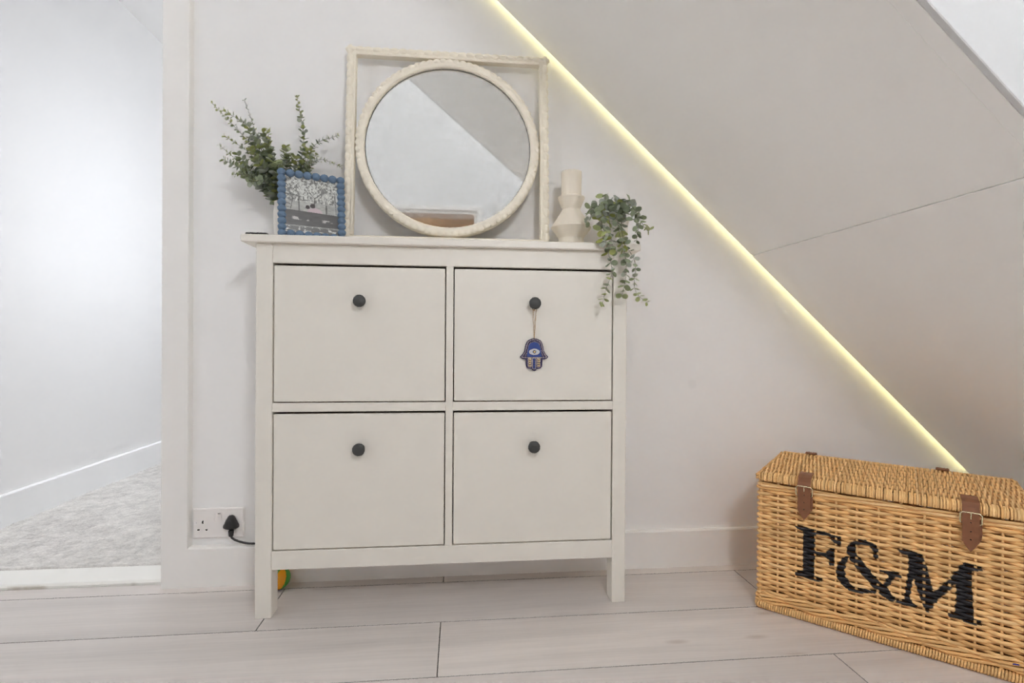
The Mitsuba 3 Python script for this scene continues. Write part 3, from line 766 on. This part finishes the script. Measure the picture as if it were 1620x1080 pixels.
# ------------------------------------------------------------------ wicker hamper
ham = thing('wicker_hamper', 'large wicker hamper with black painted F and M letters on the floor', 'hamper')
HO = np.array([1.3577, -.0588, 0.0])
hd = np.array([.727183, -.686444, 0.0]); hb = np.array([.686444, .727183, 0.0]); hzv = np.array([0, 0, 1.0])
HLn, HDp = .560, .342
def hw(s, t, z):
    return HO + np.multiply.outer(s, hd) + np.multiply.outer(t, hb) + np.multiply.outer(z, hzv)
GL = {
 'F': [[[0.093,0.2502],[0.1014,0.2428],[0.1148,0.2365],[0.1135,0.1326],[0.098,0.1272],[0.0982,0.1155],[0.1567,0.1173],[0.1586,0.1235],[0.1397,0.1284],[0.1404,0.1792],[0.166,0.1825],[0.1719,0.1784],[0.1759,0.1647],[0.1836,0.1657],[0.1843,0.2087],[0.1756,0.2065],[0.166,0.1916],[0.1413,0.191],[0.142,0.2359],[0.144,0.2398],[0.1715,0.2372],[0.1831,0.2276],[0.1889,0.2177],[0.1965,0.2185],[0.1964,0.2431]]],
 '&': [[[0.2217,0.2355],[0.2182,0.2316],[0.2124,0.2173],[0.2115,0.2132],[0.2119,0.2093],[0.218,0.1929],[0.2334,0.172],[0.2516,0.1506],[0.2719,0.1309],[0.2886,0.1175],[0.3018,0.1098],[0.3045,0.1097],[0.3071,0.1115],[0.3091,0.1158],[0.3086,0.1196],[0.2988,0.1334],[0.2928,0.1389],[0.2948,0.1414],[0.31,0.1735],[0.321,0.1756],[0.3202,0.1807],[0.2797,0.1815],[0.2807,0.177],[0.2963,0.1739],[0.2972,0.1688],[0.2858,0.1454],[0.2637,0.1669],[0.2458,0.1875],[0.232,0.2065],[0.2287,0.2175],[0.2296,0.226],[0.2351,0.233],[0.2475,0.2354],[0.26,0.233],[0.2657,0.2272],[0.2688,0.2049],[0.2702,0.203],[0.2726,0.2029],[0.2748,0.2047],[0.2757,0.2076],[0.2759,0.2329],[0.275,0.2363],[0.2642,0.2437],[0.2489,0.2448],[0.2332,0.2425]],
       [[0.209,0.1944],[0.2002,0.1852],[0.1921,0.1699],[0.1883,0.1511],[0.1887,0.1472],[0.1939,0.1314],[0.2052,0.1185],[0.2216,0.1117],[0.2393,0.1126],[0.2563,0.1172],[0.2724,0.1228],[0.2729,0.1248],[0.2718,0.126],[0.2408,0.1221],[0.2261,0.124],[0.2155,0.1318],[0.2083,0.1437],[0.2058,0.1556],[0.2067,0.1667],[0.2097,0.1799],[0.2146,0.1915],[0.2141,0.1939],[0.2129,0.1952],[0.2108,0.1954]]],
 'M': [[[0.3208,0.2341],[0.3357,0.2289],[0.3359,0.2001],[0.328,0.123],[0.3138,0.1179],[0.3118,0.1127],[0.3492,0.1095],[0.3509,0.1132],[0.3369,0.128],[0.3437,0.1846],[0.3671,0.1105],[0.372,0.1083],[0.384,0.1317],[0.4217,0.1914],[0.4219,0.1653],[0.421,0.1203],[0.4081,0.117],[0.4094,0.1118],[0.4476,0.1069],[0.4638,0.1094],[0.466,0.1171],[0.4509,0.1202],[0.4469,0.2094],[0.4479,0.2255],[0.4636,0.2317],[0.4647,0.238],[0.4421,0.2409],[0.4334,0.2386],[0.4215,0.216],[0.3958,0.1745],[0.3814,0.1526],[0.3664,0.2211],[0.36,0.2391],[0.3361,0.2425],[0.3156,0.2393]]]}
glyphs = [Polygon(p).buffer(.0011) for g in GL.values() for p in g]
def painted(s, z):
    o = np.zeros(len(s), bool)
    for g in glyphs:
        o |= contains_xy(g, s, z)
    return o
WIL = np.array([.78, .49, .21])
rngw = np.random.default_rng(11)
def rod_col(n=1):
    k_ = rngw.uniform(.86, 1.14)
    c_ = WIL * k_
    if rngw.random() < .16:
        c_ = c_ * np.array([.92, .85, .76])
    if rngw.random() < .12:
        c_ = c_ * np.array([1.06, 1.12, 1.25])
    return c_
# perimeter path (rounded rectangle), counter-clockwise seen from below; first leg is the front face
RCN = .012
def loop_pts(step_front=.0017, step=.006):
    s, t, nx, ny = [], [], [], []
    segs = [((RCN, 0), (HLn - RCN, 0), (0, -1), step_front), ((HLn, RCN), (HLn, HDp - RCN), (1, 0), step),
            ((HLn - RCN, HDp), (RCN, HDp), (0, 1), step), ((0, HDp - RCN), (0, RCN), (-1, 0), step)]
    for i, (a_, b_, n_, stp) in enumerate(segs):
        k_ = int(math.hypot(b_[0] - a_[0], b_[1] - a_[1]) / stp)
        u = np.linspace(0, 1, k_, endpoint=False)
        s += list(a_[0] + (b_[0] - a_[0]) * u); t += list(a_[1] + (b_[1] - a_[1]) * u); nx += [n_[0]] * k_; ny += [n_[1]] * k_
        nn = segs[(i + 1) % 4][2]
        cs, ct = b_[0] - n_[0] * RCN, b_[1] - n_[1] * RCN
        a0 = math.atan2(n_[1], n_[0])
        for w in np.linspace(0, math.pi / 2, 5, endpoint=False):
            s.append(cs + RCN * math.cos(a0 + w)); t.append(ct + RCN * math.sin(a0 + w)); nx.append(math.cos(a0 + w)); ny.append(math.sin(a0 + w))
    return np.array(s), np.array(t), np.array(nx), np.array(ny)
Ls, Lt, Lnx, Lny = loop_pts()
seg = np.hypot(np.roll(Ls, -1) - Ls, np.roll(Lt, -1) - Lt)
arc = np.concatenate([[0], np.cumsum(seg)[:-1]]); PER = seg.sum()
NST = 40
PST = PER / NST
PH0 = .041                      # arc position of the first stake
Nw = hd * Lnx[:, None] + hb * Lny[:, None]
def loop_rod(z, off, r, rz, paint=False, zoff=0.0, colr=None):
    inset = -.0055
    o = inset + off
    P = hw(Ls, Lt, z + zoff) + Nw * o[:, None]
    t_ = np.roll(P, -1, 0) - np.roll(P, 1, 0); t_ /= np.linalg.norm(t_, axis=1, keepdims=True)
    n_ = np.cross(np.broadcast_to(hzv, t_.shape), t_); n_ /= np.linalg.norm(n_, axis=1, keepdims=True)
    b_ = np.cross(t_, n_)
    m = tube(P, np.stack([np.full(len(P), r), np.full(len(P), rz)], 1), 10, True, nb=(n_, b_))
    c_ = rod_col() if colr is None else colr
    C_ = np.tile(c_, (len(m.vertices), 1)) * (1 + .10 * (meshkit.noise(np.stack([np.repeat(arc, 10) * 26, np.full(len(P) * 10, float(z[0]) * 900), np.zeros(len(P) * 10)], 1)) - .5))[:, None]
    if paint:
        zz = m.vertices[:, 2]
        ss = np.repeat(Ls, 10); front = np.repeat((Lt < 1e-6), 10)
        pm_ = painted(ss, zz) & front
        C_[pm_] = (.011, .010, .012)
    return m, C_
body_m, body_c = [], []
ZR0, ZR1, DZR = .0520, .3325, .00765
zs = np.arange(ZR0, ZR1, DZR)
for k_, z in enumerate(zs):
    ph = math.pi * (arc - PH0) / PST + math.pi * k_
    off = .0058 * np.cos(ph) * (1 - .12 * np.cos(2 * ph))
    zo = .0009 * (meshkit.noise(np.stack([arc * 16, np.full(len(arc), k_ * 3.7), arc * 0], 1), 3) - .5) * 2
    m, C_ = loop_rod(np.full(len(arc), z), off, .0034, .0044, True, zo)
    body_m.append(m); body_c.append(C_)
# walings at the foot and under the lid
for zc, n_, amp_, dz in ((.026, 5, .0042, .0052), (.3355, 3, .0030, .0058)):
    for j in range(n_):
        ph = 2 * math.pi * (arc - PH0) / (3 * PST) + 2 * math.pi * j / n_
        m, C_ = loop_rod(np.full(len(arc), zc + j * dz), .0030 + amp_ * np.cos(ph), .0036, .0038, False, .0035 * np.sin(ph) if zc < .1 else .0012 * np.sin(ph))
        body_m.append(m); body_c.append(C_)
k = obj('woven_body', cat(body_m), 'm_willow', ham, True, color=np.vstack(body_c))
tag(k, 'woven willow rods with black letters F and M on the front', kind='stuff')
# uprights
st_m, st_c = [], []
for i in range(NST):
    a_ = (PH0 + i * PST) % PER
    j = int(np.argmin(abs(arc - a_)))
    p0 = hw(Ls[j], Lt[j], .01) - Nw[j] * .0055
    m = tube([p0, p0 + (0, 0, .172), p0 + (0, 0, .343)], .0031, 7)
    st_m.append(m); st_c.append(np.tile(rod_col() * .95, (len(m.vertices), 1)))
for s, t_ in ((.010, .010), (HLn - .010, .010), (.010, HDp - .010), (HLn - .010, HDp - .010)):
    m = tube([hw(s, t_, .004), hw(s, t_, .35)], .0065, 10)
    st_m.append(m); st_c.append(np.tile(WIL * .85, (len(m.vertices), 1)))
k = obj('uprights', cat(st_m), 'm_willow', ham, True, color=np.vstack(st_c)); tag(k, kind='stuff')
# foot border: a coil of short wraps round the base rod
ft_m, ft_c = [], []
turn = .0056
nt = int(PER / turn)
u = np.linspace(0, nt * 2 * np.pi, nt * 11 + 1)[:-1]
aa = u / (2 * np.pi) * (PER / nt)
ext = lambda x: np.concatenate([x, x[:1]])
s_i = np.interp(aa, np.append(arc, PER), ext(Ls)); t_i = np.interp(aa, np.append(arc, PER), ext(Lt))
n_i = np.stack([np.interp(aa, np.append(arc, PER), ext(Nw[:, q_])) for q_ in range(3)], 1)
wob = 1 + .12 * (meshkit.noise(np.stack([aa * 60, aa * 0, aa * 0], 1), 9) - .5)
P = hw(s_i, t_i, np.full(len(aa), .0118)) + n_i * (-.0035 + .0070 * np.cos(u) * wob)[:, None] + np.outer(.0088 * np.sin(u), hzv)
m = tube(P, .0026, 6, True)
ft_m.append(m); ft_c.append(WIL * (1 + .35 * (np.repeat(meshkit.noise(np.stack([np.floor(aa / turn) * 1.7, aa * 0, aa * 0], 1), 5), 6) - .55))[:, None])
m, C_ = loop_rod(np.full(len(arc), .0118), np.zeros(len(arc)) - .001, .0062, .0075, False, 0.0, WIL * .55)
ft_m.append(m); ft_c.append(C_)
k = obj('foot_border', cat(ft_m), 'm_willow', ham, True, color=np.vstack(ft_c)); tag(k, kind='stuff')
mat('m_willowdark', pr((.30, .16, .06), .7, .2), True)
def hbox(s0, s1, t0, t1, z0, z1, c_=.001):
    m = cbox(s0, s1, t0, t1, z0, z1, c_); v = np.array(m.vertices); m.vertices = hw(v[:, 0], v[:, 1], v[:, 2]); return m
obj('base_board', hbox(.012, HLn - .012, .012, HDp - .012, .016, .024), 'm_willowdark', ham)
# lid
lid = obj('lid', hbox(.016, HLn - .016, .014, HDp - .014, .3615, .3640), 'm_willowdark', ham)
ld_m, ld_c = [], []
NLR = 112
TS = np.linspace(.036, HDp - .036, 8)
dT = TS[1] - TS[0]
for i in range(NLR):
    s = .010 + (HLn - .020) * i / (NLR - 1)
    tt = np.arange(.004, HDp - .004, .0036)
    zt = .3765 + .0046 * np.cos(math.pi * (tt - TS[0]) / dT + math.pi * i) * np.clip((tt - .006) / .02, 0, 1) * np.clip((HDp - .006 - tt) / .02, 0, 1)
    w_ = np.linspace(math.pi, math.pi / 2, 8, endpoint=False)
    fr = [(.004 - .0085 * math.sin(x_ - math.pi / 2 + 0), 0) for x_ in w_]
    tf = .004 + .0125 * np.cos(np.linspace(math.pi * 1.25, math.pi / 2, 9, endpoint=False)); zf = .3655 + .0118 * np.sin(np.linspace(math.pi * 1.25, math.pi / 2, 9, endpoint=False))
    tb_ = HDp - .004 + .0125 * np.cos(np.linspace(math.pi / 2, -math.pi * .25, 9)); zb_ = .3655 + .0118 * np.sin(np.linspace(math.pi / 2, -math.pi * .25, 9))
    T_ = np.concatenate([tf, tt, tb_]); Z_ = np.concatenate([zf, zt, zb_])
    S_ = s + .0016 * (meshkit.noise(np.stack([T_ * 22, np.full(len(T_), i * 2.3), T_ * 0], 1), 4) - .5) * 2
    m = tube(hw(S_, T_, Z_), .00255, 6)
    c_ = rod_col()
    ld_m.append(m); ld_c.append(np.tile(c_, (len(m.vertices), 1)))
for t_ in TS:
    m = tube(hw(np.array([.004, HLn / 2, HLn - .004]), np.full(3, t_), np.full(3, .3765)), .0028, 7)
    ld_m.append(m); ld_c.append(np.tile(WIL * .85, (len(m.vertices), 1)))
for t_ in (.0045, HDp - .0045):
    m = tube(hw(np.array([.002, HLn / 2, HLn - .002]), np.full(3, t_), np.full(3, .3655)), .0085, 10)
    ld_m.append(m); ld_c.append(np.tile(WIL * .7, (len(m.vertices), 1)))
for s in (.0015, .0065, HLn - .0065, HLn - .0015):
    for z in (.3625, .3700):
        m = tube(hw(np.full(9, s), np.linspace(-.004, HDp + .004, 9), np.full(9, z) + rngw.normal(0, .0006, 9)), .0042, 8)
        ld_m.append(m); ld_c.append(np.tile(rod_col(), (len(m.vertices), 1)))
k = obj('woven_rods', cat(ld_m), 'm_willow', lid, True, color=np.vstack(ld_c)); tag(k, kind='stuff')

def strip(path, hwid, thick, sc):
    """a leather strap following (t, z) path points at the middle sc along the hamper"""
    path = np.array(path, float); hwid = np.array(hwid, float)
    tg = np.gradient(path, axis=0); tg /= np.linalg.norm(tg, axis=1, keepdims=True)
    nr = np.stack([-tg[:, 1], tg[:, 0]], 1)
    V = []
    for p, n_, w in zip(path, nr, hwid):
        for sx in (-1, 1):
            for o in (0, thick):
                V.append(hw(sc + sx * w, p[0] + n_[0] * o, p[1] + n_[1] * o))
    V = np.array(V); F = []
    for i in range(len(path) - 1):
        a_, b_ = 4 * i, 4 * i + 4
        for x, y in ((0, 1), (1, 3), (3, 2), (2, 0)):
            F += [(a_ + x, b_ + x, b_ + y), (a_ + x, b_ + y, a_ + y)]
    e = 4 * (len(path) - 1)
    F += [(0, 1, 3), (0, 3, 2), (e, e + 3, e + 1), (e, e + 2, e + 3)]
    m = trimesh.Trimesh(V, np.array(F), process=False); m.fix_normals(); return m
for sc in (.1175, .4445):
    path = [(.040, .3835), (.024, .3838), (.008, .3828), (-.005, .379), (-.0125, .370), (-.0150, .360), (-.0145, .350), (-.0140, .335), (-.0135, .315), (-.0130, .296), (-.0125, .285), (-.0120, .2725)]
    wid = [.0150] * 10 + [.0088, .0006]
    sk_ = obj('strap', strip(path, wid, -.0028, sc), 'm_leather', ham)
    tag(sk_, 'brown leather strap with pointed end')
    hp = [trimesh.creation.icosphere(1, .0014) for _ in range(3)]
    for q_, z_ in zip(hp, (.338, .318, .300)):
        q_.apply_translation(hw(sc, -.0163, z_))
    obj('strap_hole', cat(hp), 'm_hole', sk_)
    tag(sk_ + '__strap_hole', kind='stuff')
    obj('strap_keeper', strip([(-.0075, .345), (-.0095, .330), (-.0095, .312), (-.0075, .298)], [.0150, .0165, .0165, .0150], -.0022, sc + .003), 'm_leather', ham)
    bx, bz0, bz1 = .0185, .338, .3605
    loop = [(-bx, bz0), (-bx, bz1 - .004), (-bx + .004, bz1), (0, bz1 + .0005), (bx - .004, bz1), (bx, bz1 - .004), (bx, bz0), (bx - .002, bz0 - .003), (0, bz0 - .0032), (-bx + .002, bz0 - .003)]
    loop = np.array(loop)
    front_t = np.where(loop[:, 1] > .345, -.0195, np.where(np.abs(loop[:, 0]) > .017, -.0170, -.0125))
    bp = hw(sc + loop[:, 0], front_t, loop[:, 1])
    pr_ = tube(hw(np.full(3, sc), np.array([-.019, -.0195, -.018]), np.array([.3605, .352, .3465])), .0012, 8)
    obj('buckle', cat([tube(bp, .0016, 8, True), pr_]), 'm_brass', sk_, 50)
for sc in (.088, .409):
    hk = obj('hinge_strap', strip([(HDp - .030, .3842), (HDp - .012, .3845), (HDp + .004, .3820), (HDp + .0105, .374), (HDp + .0125, .360), (HDp + .0105, .33)], [.014] * 6, .0028, sc), 'm_leather', ham)
    tag(hk, 'brown leather hinge strip')
mat('m_bluethread', pr((.02, .02, .22), .6, .3))
obj('blue_tie', tube(hw(np.array([.5155, .5185, .5225, .5250]), np.array([-.0035, -.0060, -.0062, -.0030]), np.array([.0435, .0452, .0462, .0448])), .0014, 7), 'm_bluethread', ham, 50)
